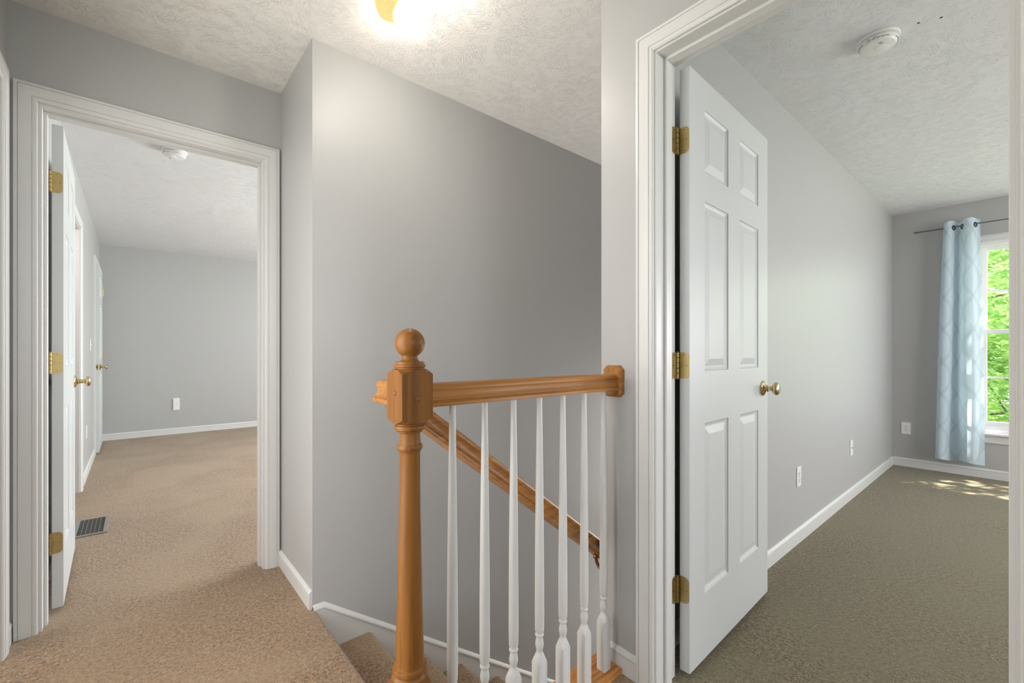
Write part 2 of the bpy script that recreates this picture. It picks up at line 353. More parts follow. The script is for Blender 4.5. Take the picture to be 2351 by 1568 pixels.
# ------------------------------------------------------------------ door frames (jamb, stop, casing)
CAS = [(0.0, 0.0), (0.0, 0.016), (0.006, 0.0175), (0.0095, 0.0175), (0.0105, 0.0135), (0.0125, 0.0165), (0.022, 0.0165), (0.036, 0.0145), (0.0455, 0.0135),
       (0.0465, 0.0105), (0.0485, 0.0125), (0.056, 0.0120), (0.0600, 0.0095), (0.0620, 0.0065), (0.062, 0.0)]   # (distance in from the outer edge, height off the wall)
def casing(o, U, nrm, half_lo, half_hi, top, width, parent):
    """o: base point on wall face, U: unit along wall. opening from half_lo to half_hi (outer edges of the casing)"""
    bm = BM()
    s = width / 0.062
    prof = [(a_ * s, b_) for a_, b_ in CAS]
    Z = V((0, 0, 1))
    fr = [(o + U * half_lo, U, nrm), (o + U * half_lo + Z * top, U - Z, nrm), (o + U * half_hi + Z * top, -U - Z, nrm), (o + U * half_hi, -U, nrm)]
    sweep(bm, fr, prof)
    return obj('casing', bm, M['trim'], parent, smooth=28)
def frame(name, o, U, nrm, w0, w1, depth, stop_at, label, head=2.067, reveal=0.006, cw=0.061, both=True, front=True):
    """doorway in a wall: o on the front wall face at the floor, U along, nrm out of the front; depth into the wall"""
    root = empty(name, o); S(root, label, 'door frame')
    def pt(u, d, z): return U * u - nrm * d + V((0, 0, z))
    def b(bm, u0, u1, d0, d1, z0, z1):
        q = [bm.verts.new(pt(u, d, z)) for u in (u0, u1) for d in (d0, d1) for z in (z0, z1)]
        for f in ((0, 1, 3, 2), (4, 6, 7, 5), (0, 4, 5, 1), (2, 3, 7, 6), (0, 2, 6, 4), (1, 5, 7, 3)): bm.faces.new([q[i] for i in f])
    bm = BM()
    b(bm, w0 - 0.015, w0, 0, depth, 0, head + 0.015); b(bm, w1, w1 + 0.015, 0, depth, 0, head + 0.015); b(bm, w0, w1, 0, depth, head, head + 0.015)
    obj('jamb', bm, M['trim'], root, bevel=0.001)
    bm = BM()
    d0, d1, t = stop_at, stop_at + 0.034, 0.010
    for k, (da, db, tt) in enumerate(((d0, d1, t), (d0 + 0.004, d1 + 0.004, t * 0.5))):
        b(bm, w0, w0 + tt, da, db, 0, head - tt); b(bm, w1 - tt, w1, da, db, 0, head - tt); b(bm, w0, w1, da, db, head - tt, head)
    obj('door_stop_strip', bm, M['trim'], root, bevel=0.0015)
    Z0 = V((0, 0, 0))
    if front: casing(Z0, U, nrm, w0 - reveal - cw, w1 + reveal + cw, head + reveal + cw, cw, root)
    if both: casing(-nrm * depth, U, -nrm, w0 - reveal - cw, w1 + reveal + cw, head + reveal + cw, cw, root)
    return root
X, Y, Z = V((1, 0, 0)), V((0, 1, 0)), V((0, 0, 1))
frame('trim_1', V((0, YA, 0)), X, -Y, -0.275, 0.495, 0.115, 0.045, 'white casing and jamb around the left doorway', cw=0.064, reveal=0.010)
frame('trim_2', V((XD, 0, 0)), Y, -X, 0.0150, 0.779, 0.115, 0.045, 'white casing and jamb around the right doorway')
frame('trim_3', V((XL, 0, 0)), Y, X, 1.602, 2.366, 0.115, 0.045, 'white casing cut by the left picture edge on the side wall', both=False)
frame('trim_4', V((XR, 0, 0)), Y, X, 4.105, 4.845, 0.115, 0.045, 'bright white casing of the nearer side doorway in the left room')
frame('trim_5', V((XR, 0, 0)), Y, X, 6.505, 7.265, 0.115, 0.060, 'white casing of the farther side doorway in the left room')

# ------------------------------------------------------------------ six-panel doors
LOOPS = [(0.0, 0.0), (0.003, -0.0045), (0.009, -0.0075), (0.013, -0.0090), (0.017, -0.0090), (0.040, -0.0030), (0.0425, -0.0022)]
def door_leaf(W, T, H):
    bm = BM()
    s = 0.116; pw = (W - 3 * s) / 2
    us = [0, s, s + pw, 2 * s + pw, 2 * s + 2 * pw, W]
    zs = [0, 0.231, 0.829, 1.013, 1.613, 1.713, 1.937, H]
    for side in (0, 1):
        def P(u, d, z):
            return bm.verts.new((u, (-d if side == 0 else T + d), z))
        for i in range(5):
            for j in range(7):
                u0, u1, z0, z1 = us[i], us[i + 1], zs[j], zs[j + 1]
                if i in (1, 3) and j in (1, 3, 5):
                    prev = None
                    for ins, dep in LOOPS:
                        r = [P(u0 + ins, dep, z0 + ins), P(u1 - ins, dep, z0 + ins), P(u1 - ins, dep, z1 - ins), P(u0 + ins, dep, z1 - ins)]
                        if prev:
                            for k in range(4): bm.faces.new((prev[k], prev[(k + 1) % 4], r[(k + 1) % 4], r[k]))
                        prev = r
                    bm.faces.new(prev)
                else:
                    bm.faces.new((P(u0, 0, z0), P(u1, 0, z0), P(u1, 0, z1), P(u0, 0, z1)))
    for a_, b_ in (((0, 0), (0, T)), ((W, 0), (W, T))):
        bm.faces.new([bm.verts.new((a_[0], a_[1], 0)), bm.verts.new((b_[0], b_[1], 0)), bm.verts.new((b_[0], b_[1], H)), bm.verts.new((a_[0], a_[1], H))])
    for z in (0, H):
        bm.faces.new([bm.verts.new(p) for p in ((0, 0, z), (W, 0, z), (W, T, z), (0, T, z))])
    bmesh.ops.remove_doubles(bm, verts=bm.verts, dist=0.00005)
    return bm
ROSE = [(0.0, 0), (0.0335, 0), (0.0335, 0.0025), (0.0300, 0.0060), (0.0200, 0.0105), (0.0145, 0.0135), (0.0125, 0.0160), (0.0125, 0.018)]
NECK = [(0.0135, 0.018), (0.0150, 0.0205), (0.0135, 0.0230), (0.0100, 0.0240), (0.0095, 0.034), (0.0120, 0.0355), (0.0125, 0.038), (0.0130, 0.040),
        (0.0200, 0.0415), (0.0255, 0.0455), (0.0275, 0.0515), (0.0270, 0.0575), (0.0235, 0.0625), (0.0160, 0.0655), (0.0, 0.0665)]
def make_door(name, label, loc, ang, W=0.762, T=0.0345, H=2.040, zb=0.020, jamb_v=0.042, hinges=True, latch=False, mark=True):
    root = empty(name, (loc[0], loc[1], zb), ang); S(root, label, 'door')
    obj('leaf', door_leaf(W, T, H), M['doorpaint'], root, bevel=0.0012)
    if hinges:
        for k, hz in enumerate((0.231, 0.990, 1.752)):
            # leaf let into the door edge, knuckle, leaf on the jamb
            bm = BM(); hh = 0.089; r = 0.015; v0, v1 = 0.002, T + 0.004
            def rounded(flip, uu, va, vb, th):
                # va: rounded side, vb: knuckle side
                sgn = 1 if va < vb else -1
                pts_ = [(vb, 0), (va + sgn * r, 0)]
                for q in range(1, 7):
                    a_ = q / 6 * PI / 2; pts_.append((va + sgn * (r - r * math.sin(a_)), r - r * math.cos(a_)))
                for q in range(0, 7):
                    a_ = q / 6 * PI / 2; pts_.append((va + sgn * (r - r * math.cos(a_)), hh - r + r * math.sin(a_)))
                pts_.append((vb, hh)); return pts_
            pl = rounded(0, 0, v0, v1, 0)
            A_ = [bm.verts.new((-0.0014, p[0], hz + p[1])) for p in pl]; B_ = [bm.verts.new((0.0008, p[0], hz + p[1])) for p in pl]
            n_ = len(pl)
            for i in range(n_): bm.faces.new((A_[i], A_[(i + 1) % n_], B_[(i + 1) % n_], B_[i]))
            bm.faces.new(A_); bm.faces.new(B_)
            pl = rounded(0, 0, -0.043, -0.010, 0)
            A_ = [bm.verts.new((p[0], jamb_v - 0.0018, hz + p[1])) for p in pl]; B_ = [bm.verts.new((p[0], jamb_v, hz + p[1])) for p in pl]
            for i in range(n_): bm.faces.new((A_[i], A_[(i + 1) % n_], B_[(i + 1) % n_], B_[i]))
            bm.faces.new(A_); bm.faces.new(B_)
            for q in range(5):
                z0 = hz + hh * q / 5
                lathe(bm, [(0.0048, z0 + 0.0004), (0.0058, z0 + 0.0012), (0.0058, z0 + hh / 5 - 0.0012), (0.0048, z0 + hh / 5 - 0.0004)], 14, Matrix.Translation((-0.0085, T + 0.0045, 0)))
            for z0, z1 in ((hz - 0.003, hz), (hz + hh, hz + hh + 0.003)):
                lathe(bm, [(0.0035, z0), (0.0052, z0 + 0.001), (0.0052, z1 - 0.001), (0.0035, z1)], 12, Matrix.Translation((-0.0085, T + 0.0045, 0)))
            h = obj('hinge', bm, M['brass'], root, smooth=35)
            for vv, zz in ((0.0185, 0.0095), (0.0095, 0.0445), (0.0185, 0.0795)):
                bm = BM(); mt = Matrix.Translation((-0.0014, vv, hz + zz)) @ Matrix.Rotation(-PI / 2, 4, 'Y')
                lathe(bm, [(0.0040, 0), (0.0040, 0.0004), (0.0026, 0.0004), (0.0022, 0.0001)], 14, mt)
                obj('screw', bm, M['brass'], h)
                bm = BM(); bx(bm, -0.0015, 0.0015, -0.0004, 0.0004, 0.0002, 0.0008, mt); bx(bm, -0.0004, 0.0004, -0.0015, 0.0015, 0.0002, 0.0008, mt)
                obj('screw_slot', bm, M['slot'], h)
                bm = BM(); mt = Matrix.Translation((-0.0435 + vv + 0.001, jamb_v - 0.0018, hz + zz)) @ Matrix.Rotation(PI / 2, 4, 'X')
                lathe(bm, [(0.0030, 0), (0.0030, 0.0004), (0.0, 0.0004)], 12, mt); obj('screw', bm, M['screw'], h)
            if mark:
                bm = BM(); mt = Matrix.Translation((-0.0014, 0.0265, hz + 0.0445)) @ Matrix.Rotation(-PI / 2, 4, 'Y')
                bmesh.ops.create_circle
                for q in range(24):
                    a0, a1 = 2 * PI * q / 24, 2 * PI * (q + 1) / 24
                    vv_ = [bm.verts.new(mt @ V((rr * math.cos(t) * 1.25, rr * math.sin(t), 0.0002))) for rr, t in ((0.0052, a0), (0.0052, a1), (0.0048, a1), (0.0048, a0))]
                    bm.faces.new(vv_)
                bx(bm, -0.0028, 0.0028, -0.0003, 0.0003, 0.00005, 0.0002, mt)
                obj('stamp', bm, M['screw'], h)
    for side in (0, 1):
        mt = Matrix.Translation((W - 0.062, 0 if side == 0 else T, 0.921)) @ Matrix.Rotation(PI / 2 if side == 0 else -PI / 2, 4, 'X')
        bm = BM(); lathe(bm, ROSE, 40, mt); rs = obj('knob_rose', bm, M['knobbrass'], root, smooth=35)
        bm = BM(); lathe(bm, NECK, 40, mt); obj('door_knob', bm, M['knobbrass'], root, smooth=50)
    if latch:
        bm = BM(); bx(bm, W - 0.0005, W + 0.0012, T / 2 - 0.0125, T / 2 + 0.0125, 0.892, 0.950); pl = obj('latch_plate', bm, M['brass'], root, bevel=0.0006)
        bm = BM(); bx(bm, W, W + 0.0022, T / 2 - 0.006, T / 2 + 0.006, 0.911, 0.931); obj('latch_bolt', bm, M['screw'], pl)
        for zz in (0.899, 0.943):
            bm = BM(); lathe(bm, [(0.0035, 0), (0.0035, 0.0018), (0, 0.0018)], 10, Matrix.Translation((W, T / 2, zz)) @ Matrix.Rotation(PI / 2, 4, 'Y')); obj('screw', bm, M['screw'], pl)
    return root
make_door('door_1', 'white panelled door standing open into the left room, nearly edge-on', (-0.228, 2.668), math.radians(91.5), jamb_v=0.0465)
make_door('door_2', 'large white six-panel door standing open in the right doorway', (1.414, 0.737), math.radians(2.15))
# slightly open door far inside the left room, hinged at its far side
r = make_door('door_3', 'white door ajar at the far end of the left room, latch plate facing out', (-0.3235, 7.262), math.radians(-89.7), W=0.752, hinges=False, latch=True)
r.scale = (1, 1, 1)
for hz in (0.25, 1.0, 1.76):
    bm = BM(); lathe(bm, [(0.006, hz), (0.006, hz + 0.089)], 12, Matrix.Translation((-0.004, 0.038, 0))); obj('hinge', bm, M['brass'], r, smooth=30)
# white sliding leaf seen in the nearer side doorway
# ------------------------------------------------------------------ newel post
NX, NY = 0.491, 0.942
t = tag(empty('newel_post', (NX, NY, 0)), 'turned honey maple newel post with ball top at the corner of the stair opening', 'newel post')
hs = 0.039
def block(bm, z0, z1, arch, hs=0.039, mm=0.0):
    """square block whose faces end in arches where the turning cuts the corners"""
    n = 24
    def ring(f):
        out = []
        for s_ in range(4):
            for k in range(n // 4 * 1 * 4 // 4):
                u_ = -1 + 2 * k / (n // 4)
                p = [(u_, -1), (1, u_), (-u_, 1), (-1, -u_)][s_]
                out.append((p[0] * hs, p[1] * hs, f(abs(u_))))
        return out
    rings = []
    Rc = hs * 1.4142
    rings.append([V((0, 0, z0))] )
    lo = ring(lambda u_: z0 + arch * (math.hypot(1, u_) - 1) / 0.4142)
    hi = ring(lambda u_: z1 - arch * (math.hypot(1, u_) - 1) / 0.4142)
    A_ = [bm.verts.new(p) for p in lo]; B_ = [bm.verts.new(p) for p in hi]
    rr = hs * 0.80
    c0 = []; c1 = []
    for p in lo:
        d = math.hypot(p[0], p[1]); c0.append(bm.verts.new((p[0] / d * rr, p[1] / d * rr, z0 - 0.003)))
    for p in hi:
        d = math.hypot(p[0], p[1]); c1.append(bm.verts.new((p[0] / d * rr, p[1] / d * rr, z1 + 0.003)))
    m_ = len(A_)
    for i in range(m_):
        j = (i + 1) % m_
        bm.faces.new((A_[i], A_[j], B_[j], B_[i])); bm.faces.new((c0[i], c0[j], A_[j], A_[i])); bm.faces.new((B_[i], B_[j], c1[j], c1[i]))
    bm.faces.new(c0); bm.faces.new(c1)
bm = BM(); block(bm, 0.936, 1.0595, 0.011); obj('top_block', bm, M['wood_z'], t, smooth=25)
shaft = [(0.030, 0.338), (0.0400, 0.342), (0.0410, 0.348), (0.0370, 0.353), (0.0360, 0.356), (0.0385, 0.358), (0.0395, 0.364), (0.0375, 0.370), (0.0340, 0.372), (0.0330, 0.376), (0.0328, 0.39), (0.0306, 0.47), (0.0275, 0.60), (0.0250, 0.72), (0.0240, 0.80), (0.0238, 0.862),
         (0.0250, 0.866), (0.0255, 0.870), (0.0285, 0.873), (0.0297, 0.878), (0.0285, 0.883), (0.0255, 0.886), (0.0247, 0.889), (0.0243, 0.905), (0.0248, 0.912), (0.0285, 0.914), (0.0295, 0.917),
         (0.0310, 0.9175), (0.0350, 0.920), (0.0364, 0.9245), (0.0352, 0.929), (0.0318, 0.931), (0.0310, 0.9335), (0.0312, 0.937)]
bm = BM(); lathe(bm, shaft, 48); obj('shaft', bm, M['wood_z'], t, smooth=40)
fin = [(0.0312, 1.0590), (0.0335, 1.0605), (0.0335, 1.0635), (0.0355, 1.0645), (0.0368, 1.0675), (0.0355, 1.0705), (0.0330, 1.0715), (0.0333, 1.0765), (0.0300, 1.0775), (0.0215, 1.0790), (0.0188, 1.0830), (0.0180, 1.0880)]
R_, zc = 0.0346, 1.1205
for k in range(0, 17):
    a_ = -58 + (90 + 58) * k / 16
    fin.append((max(0, R_ * math.cos(math.radians(a_))), zc + R_ * math.sin(math.radians(a_))))
bm = BM(); lathe(bm, fin, 48); obj('ball_finial', bm, M['wood_z'], t, smooth=50)
bm = BM(); block(bm, -0.25, 0.335, 0.012); obj('base_block', bm, M['wood_z'], t, smooth=25)
bm = BM(); lathe(bm, [(0.0065, 0), (0.0065, 0.0012), (0.0045, 0.0024), (0, 0.0028)], 20, Matrix.Translation((0.0, -hs, 0.992)) @ Matrix.Rotation(PI / 2, 4, 'X')); obj('wood_plug', bm, M['plug'], t, smooth=40)
bm = BM(); lathe(bm, [(0.0065, 0), (0.0065, 0.0012), (0.0045, 0.0024), (0, 0.0028)], 20, Matrix.Translation((-hs, -0.002, 1.006)) @ Matrix.Rotation(-PI / 2, 4, 'Y')); obj('wood_plug', bm, M['plug'], t, smooth=40)

# ------------------------------------------------------------------ rails
HR = [(0.0, 0.0), (0.011, -0.0006), (0.0180, -0.0030), (0.0222, -0.0080), (0.0234, -0.0130), (0.0230, -0.0172), (0.0216, -0.0180), (0.0213, -0.0196), (0.0212, -0.0280), (0.0222, -0.0345), (0.0242, -0.0378),
      (0.0250, -0.0380), (0.0262, -0.0392), (0.0264, -0.0408), (0.0256, -0.0420), (0.0250, -0.0424), (0.0272, -0.0432), (0.0282, -0.0444), (0.0276, -0.0456), (0.0270, -0.0460), (0.0296, -0.0466), (0.0300, -0.0475), (0.0300, -0.0560)]
HRP = HR + [(-a_, b_) for a_, b_ in reversed(HR)][:-1]
bm = BM()
sweep(bm, [(V((NX + hs, NY, 1.0255)), Y, Z), (V((XD - 0.018, NY, 1.0255)), Y, Z)], HRP)
tag(obj('handrail', bm, M['wood_x'], smooth=30), 'level honey pine handrail joining the newel post to the hall wall above white balusters', 'handrail')
# rosette on the wall where the level rail ends
bm = BM()
y0, y1, z0, z1, c_ = 0.902, 0.982, 0.944, 1.054, 0.014
def octo(x, ins):
    a0, a1, b0, b1 = y0 + ins, y1 - ins, z0 + ins, z1 - ins
    return [bm.verts.new((x, p, q)) for p, q in ((a0 + c_, b0), (a1 - c_, b0), (a1, b0 + c_), (a1, b1 - c_), (a1 - c_, b1), (a0 + c_, b1), (a0, b1 - c_), (a0, b0 + c_))]
rs = [octo(XD, 0), octo(XD - 0.006, 0), octo(XD - 0.007, 0.0015), octo(XD - 0.013, 0.0015), octo(XD - 0.019, 0.008)]
for a_, b_ in zip(rs, rs[1:]):
    for i in range(8): bm.faces.new((a_[i], a_[(i + 1) % 8], b_[(i + 1) % 8], b_[i]))
bm.faces.new(rs[0]); bm.faces.new(rs[-1])
tag(obj('rosette', bm, M['wood_x']), 'eight-sided wooden rosette block on the wall at the end of the level handrail', 'rosette')
# sloping stair rail behind the balusters
RSL = 0.755; ra = math.atan(RSL); YRL = 1.050
bm = BM()
upv = V((math.sin(ra), 0, math.cos(ra))); dn = V((math.cos(ra), 0, -math.sin(ra)))
xr0, zr0 = 0.489, 1.031
# level return to the newel, mitred into the sloping run
P0 = V((xr0, NY + hs + 0.001, zr0))
mit = V((xr0, YRL, zr0))
# section at the return start lies in XZ; at the mitre section runs diagonally (A = X - Y direction)
ret_prof = HRP
bmv = [(P0, X, Z)]
sweep(bm, [(P0, -X, Z), (mit, -X + Y, Z)], ret_prof)
Lr = 3.1
sweep(bm, [(mit, Y - X / math.cos(ra) * 0 - X, Z * 1.0), (mit + X * 0.032 + V((0, 0, -0.032 * RSL)) * 0.9, Y, upv), (mit + dn * Lr, Y, upv)], HRP)
hr2 = tag(obj('stair_handrail', bm, M['wood_x'], smooth=30), 'sloping honey pine handrail running down the stairs behind the balusters', 'handrail')
def bracket(xb):
    zb_ = zr0 - RSL * (xb - xr0) - 0.056 / math.cos(ra)
    b_ = BM()
    mt = Matrix.Translation((xb, YRL, zb_)) @ Matrix.Rotation(ra, 4, 'Y')
    bx(b_, -0.030, 0.030, -0.010, 0.010, -0.0025, 0.001, mt)
    lathe(b_, [(0.0075, 0), (0.0095, -0.002), (0.0095, -0.008), (0.006, -0.011)], 16, mt)
    pts_ = [V((xb, YRL, zb_ - 0.008)), V((xb + 0.004, YRL, zb_ - 0.025)), V((xb + 0.006, YRL - 0.008, zb_ - 0.040)), V((xb + 0.008, YRL - 0.025, zb_ - 0.050)), V((xb + 0.008, YS + 0.004, zb_ - 0.055))]
    fr = []
    for i, p in enumerate(pts_):
        tdir = (pts_[min(i + 1, 4)] - pts_[max(i - 1, 0)]).normalized(); a1 = tdir.cross(X).normalized(); fr.append((p, a1, tdir.cross(a1)))
    sweep(b_, fr, [(0.006 * math.cos(2 * PI * q / 12), 0.006 * math.sin(2 * PI * q / 12)) for q in range(12)])
    lathe(b_, [(0.030, 0), (0.030, 0.003), (0.024, 0.006), (0.012, 0.009)], 24, Matrix.Translation((xb + 0.008, YS, zb_ - 0.055)) @ Matrix.Rotation(-PI / 2, 4, 'X'))
    obj('rail_bracket', b_, M['copper'], hr2, smooth=40)
bracket(1.312); bracket(2.4)

# oak strip under the balusters
bm = BM()
sec = [(0.902, 0.0), (0.902, 0.014), (0.904, 0.019), (0.908, 0.020), (1.008, 0.020), (1.013, 0.017), (1.016, 0.010), (1.013, 0.002), (1.008, -0.002), (1.0, -0.002), (1.0, 0.0)]
sweep(bm, [(V((NX + hs + 0.001, 0, 0)), Y, Z), (V((XD - 0.0135, 0, 0)), Y, Z)], sec)
tag(obj('landing_tread', bm, M['wood_oak'], smooth=30), 'orange oak strip on the floor edge that the white balusters stand on', 'wood strip')

# ------------------------------------------------------------------ balusters
def baluster_mesh():
    bm = BM(); h = 0.0162
    n = 6
    def sq(z, fz=None):
        out = []
        for s_ in range(4):
            for k in range(n):
                u_ = -1 + 2 * k / n
                p = [(u_, -1), (1, u_), (-u_, 1), (-1, -u_)][s_]
                zz = z if fz is None else fz(abs(u_))
                out.append(bm.verts.new((p[0] * h, p[1] * h, zz)))
        return out
    def rd(r, z, ref):
        out = []
        for v in ref:
            d = math.hypot(v.co.x, v.co.y); out.append(bm.verts.new((v.co.x / d * r, v.co.y / d * r, z)))
        return out
    rows = [sq(0.0)]
    rows.append(sq(0, lambda u_: 0.176 - 0.012 * (math.hypot(1, u_) - 1) / 0.4142 * 1.0))
    for r_, z_ in ((0.0128, 0.186), (0.0100, 0.192), (0.0092, 0.197), (0.0100, 0.201), (0.0122, 0.210), (0.0128, 0.217), (0.0112, 0.227), (0.0092, 0.235), (0.0090, 0.238),
                   (0.0118, 0.2395), (0.0132, 0.2435), (0.0118, 0.248), (0.0098, 0.2495), (0.0100, 0.252), (0.0125, 0.254), (0.0134, 0.258), (0.0140, 0.30), (0.0138, 0.42), (0.0126, 0.58), (0.0106, 0.74), (0.0086, 0.88), (0.0079, 0.9500)):
        rows.append(rd(r_, z_, rows[0]))
    for a_, b_ in zip(rows, rows[1:]):
        m_ = len(a_)
        for i in range(m_): bm.faces.new((a_[i], a_[(i + 1) % m_], b_[(i + 1) % m_], b_[i]))
    bm.faces.new(rows[0]); bm.faces.new(rows[-1])
    return bm
first = None
words = ['nearest the newel post', 'second from the newel post', 'third from the newel post', 'middle one of the row', 'third from the wall rosette', 'second from the wall rosette', 'closest to the wall rosette']
for k in range(7):
    if first is None: o = first = obj('baluster', baluster_mesh(), M['trim'], smooth=24)
    else: o = first.copy(); C.objects.link(o)
    o.location = (0.609 + 0.1015 * k, NY, 0.0195)
    tag(o, 'white turned stair baluster, ' + words[k], 'baluster', 'white balusters under the level handrail')

# ------------------------------------------------------------------ hall ceiling lamp
LX, LY = 0.745, 1.487
t = tag(empty('ceiling_lamp', (LX, LY, CE)), 'lit round glass ceiling lamp with brass base above the stair opening', 'ceiling lamp')
bm = BM(); lathe(bm, [(0.0, 0), (0.088, 0), (0.090, -0.004), (0.088, -0.014), (0.076, -0.020), (0.072, -0.026), (0.0, -0.026)], 48); obj('lamp_base', bm, M['knobbrass'], t, smooth=40)
m, nt, b = newmat('ribbed_amber_glass')
for n_ in list(nt.nodes):
    if n_.type == 'BSDF_PRINCIPLED': nt.nodes.remove(n_)
out = [n_ for n_ in nt.nodes if n_.type == 'OUTPUT_MATERIAL'][0]
tc = N(nt, 'ShaderNodeTexCoord')                                   # glass glows amber; hot spots put into the emission, no bulb inside
sb = N(nt, 'ShaderNodeVectorMath', operation='DISTANCE'); L(nt, tc.outputs['Object'], sb.inputs[0]); sb.inputs[1].default_value = (0.050, -0.038, -0.108)
e1 = N(nt, 'ShaderNodeMapRange', interpolation_type='SMOOTHERSTEP'); e1.inputs[1].default_value = 0.104; e1.inputs[2].default_value = 0.0; e1.inputs[3].default_value = 0.0; e1.inputs[4].default_value = 105.0
L(nt, sb.outputs['Value'], e1.inputs[0])
sb2 = N(nt, 'ShaderNodeVectorMath', operation='DISTANCE'); L(nt, tc.outputs['Object'], sb2.inputs[0]); sb2.inputs[1].default_value = (0.030, 0.086, -0.098)  # second hot spot added on the unseen side to light the stairwell wall
e2 = N(nt, 'ShaderNodeMapRange', interpolation_type='SMOOTHERSTEP'); e2.inputs[1].default_value = 0.085; e2.inputs[2].default_value = 0.0; e2.inputs[3].default_value = 0.0; e2.inputs[4].default_value = 100.0
L(nt, sb2.outputs['Value'], e2.inputs[0])
es = N(nt, 'ShaderNodeMath', operation='ADD'); L(nt, e1.outputs[0], es.inputs[0]); L(nt, e2.outputs[0], es.inputs[1])
em = N(nt, 'ShaderNodeEmission'); em.inputs[0].default_value = (1.0, 0.80, 0.30, 1); em.inputs[1].default_value = 0.95
sxy = N(nt, 'ShaderNodeSeparateXYZ'); L(nt, tc.outputs['Object'], sxy.inputs[0])
at = N(nt, 'ShaderNodeMath', operation='ARCTAN2'); L(nt, sxy.outputs['Y'], at.inputs[0]); L(nt, sxy.outputs['X'], at.inputs[1])
a48 = N(nt, 'ShaderNodeMath', operation='MULTIPLY'); a48.inputs[1].default_value = 56; L(nt, at.outputs[0], a48.inputs[0])
sn = N(nt, 'ShaderNodeMath', operation='SINE'); L(nt, a48.outputs[0], sn.inputs[0])
rb = N(nt, 'ShaderNodeMapRange'); rb.inputs[1].default_value = -1; rb.inputs[2].default_value = 1; rb.inputs[3].default_value = 0.86; rb.inputs[4].default_value = 1.04   # ribs in the glass
L(nt, sn.outputs[0], rb.inputs[0]); L(nt, rb.outputs[0], em.inputs[1])
em2 = N(nt, 'ShaderNodeEmission'); em2.inputs[0].default_value = (1.0, 0.93, 0.84, 1); L(nt, es.outputs[0], em2.inputs[1])
ad = N(nt, 'ShaderNodeAddShader'); L(nt, em.outputs[0], ad.inputs[0]); L(nt, em2.outputs[0], ad.inputs[1])
gs = N(nt, 'ShaderNodeBsdfGlossy'); gs.inputs['Roughness'].default_value = 0.15; gs.inputs[0].default_value = (0.08, 0.07, 0.05, 1)
ad2 = N(nt, 'ShaderNodeAddShader'); L(nt, ad.outputs[0], ad2.inputs[0]); L(nt, gs.outputs[0], ad2.inputs[1]); L(nt, ad2.outputs[0], out.inputs[0])
M['shade'] = m
bm = BM()
seg = 96; prof = [(0.066, -0.022), (0.070, -0.030), (0.088, -0.045), (0.0955, -0.062), (0.0960, -0.078), (0.0900, -0.096), (0.0760, -0.112), (0.055, -0.124), (0.028, -0.131), (0.006, -0.133)]
rows = []
for r_, z_ in prof:
    rows.append([bm.verts.new(((r_ * (1 + (0.012 if i % 2 else 0))) * math.cos(2 * PI * i / seg), (r_ * (1 + (0.012 if i % 2 else 0))) * math.sin(2 * PI * i / seg), z_)) for i in range(seg)])
for a_, b_ in zip(rows, rows[1:]):
    for i in range(seg): bm.faces.new((a_[i], a_[(i + 1) % seg], b_[(i + 1) % seg], b_[i]))
bm.faces.new(rows[-1])
obj('lamp_shade', bm, M['shade'], t, smooth=30)
# ------------------------------------------------------------------ smoke detectors
def smoke(loc, ang, label, r0):
    t = tag(empty('smoke_detector', loc, ang), label, 'smoke detector', 'white ceiling smoke detectors')
    s = r0 / 0.07
    bm = BM(); lathe(bm, [(0, 0), (0.070 * s, 0), (0.071 * s, -0.003), (0.069 * s, -0.008), (0.064 * s, -0.010), (0, -0.010)], 48); obj('mounting_base', bm, M['plastic'], t, smooth=40)
    bm = BM(); lathe(bm, [(0.058 * s, -0.010), (0.058 * s, -0.014), (0.063 * s, -0.0145), (0.0625 * s, -0.026), (0.0605 * s, -0.0275), (0.060 * s, -0.031), (0.056 * s, -0.036), (0.045 * s, -0.039), (0, -0.0405)], 48)
    cv = obj('cover', bm, M['plastic'], t, smooth=35)
    bm = BM()
    for k in range(26):                                           # sensing slots round the rim
        if k % 7 in (0, 6): continue
        a_ = 2 * PI * k / 26; bx(bm, 0.0595 * s, 0.0626 * s, -0.0060, 0.0060, -0.0272, -0.0262, Matrix.Rotation(a_, 4, 'Z'))
    o_ = obj('vent_slot', bm, M['slot'], cv); o_['kind'] = 'stuff'
    bm = BM(); lathe(bm, [(0.0255 * s, -0.0375), (0.0255 * s, -0.0405), (0.022 * s, -0.0418), (0, -0.0420)], 32, Matrix.Translation((-0.012 * s, 0.006 * s, 0)) @ Matrix.Diagonal((1.2, 0.8, 1, 1))); obj('test_button', bm, M['vinyl'], cv, smooth=40)
    bm = BM()
    for q in range(3): bx(bm, 0.012, 0.030, 0.026 + 0.004 * q, 0.0275 + 0.004 * q, -0.0402, -0.0385)
    for a_ in (0.2, 0.55, 2.4):
        for q in range(2): bx(bm, 0.0622 * s, 0.0632 * s, -0.006, 0.006, -0.019 - 0.003 * q, -0.018 - 0.003 * q, Matrix.Rotation(a_, 4, 'Z'))
    o_ = obj('printed_text', bm, M['print'], cv); o_['kind'] = 'stuff'
smoke((2.420, 0.418, CE), 2.6, 'white round smoke detector on the right bedroom ceiling', 0.073)
smoke((0.205, 3.70, CE), 1.2, 'white round smoke detector seen through the left doorway', 0.070)

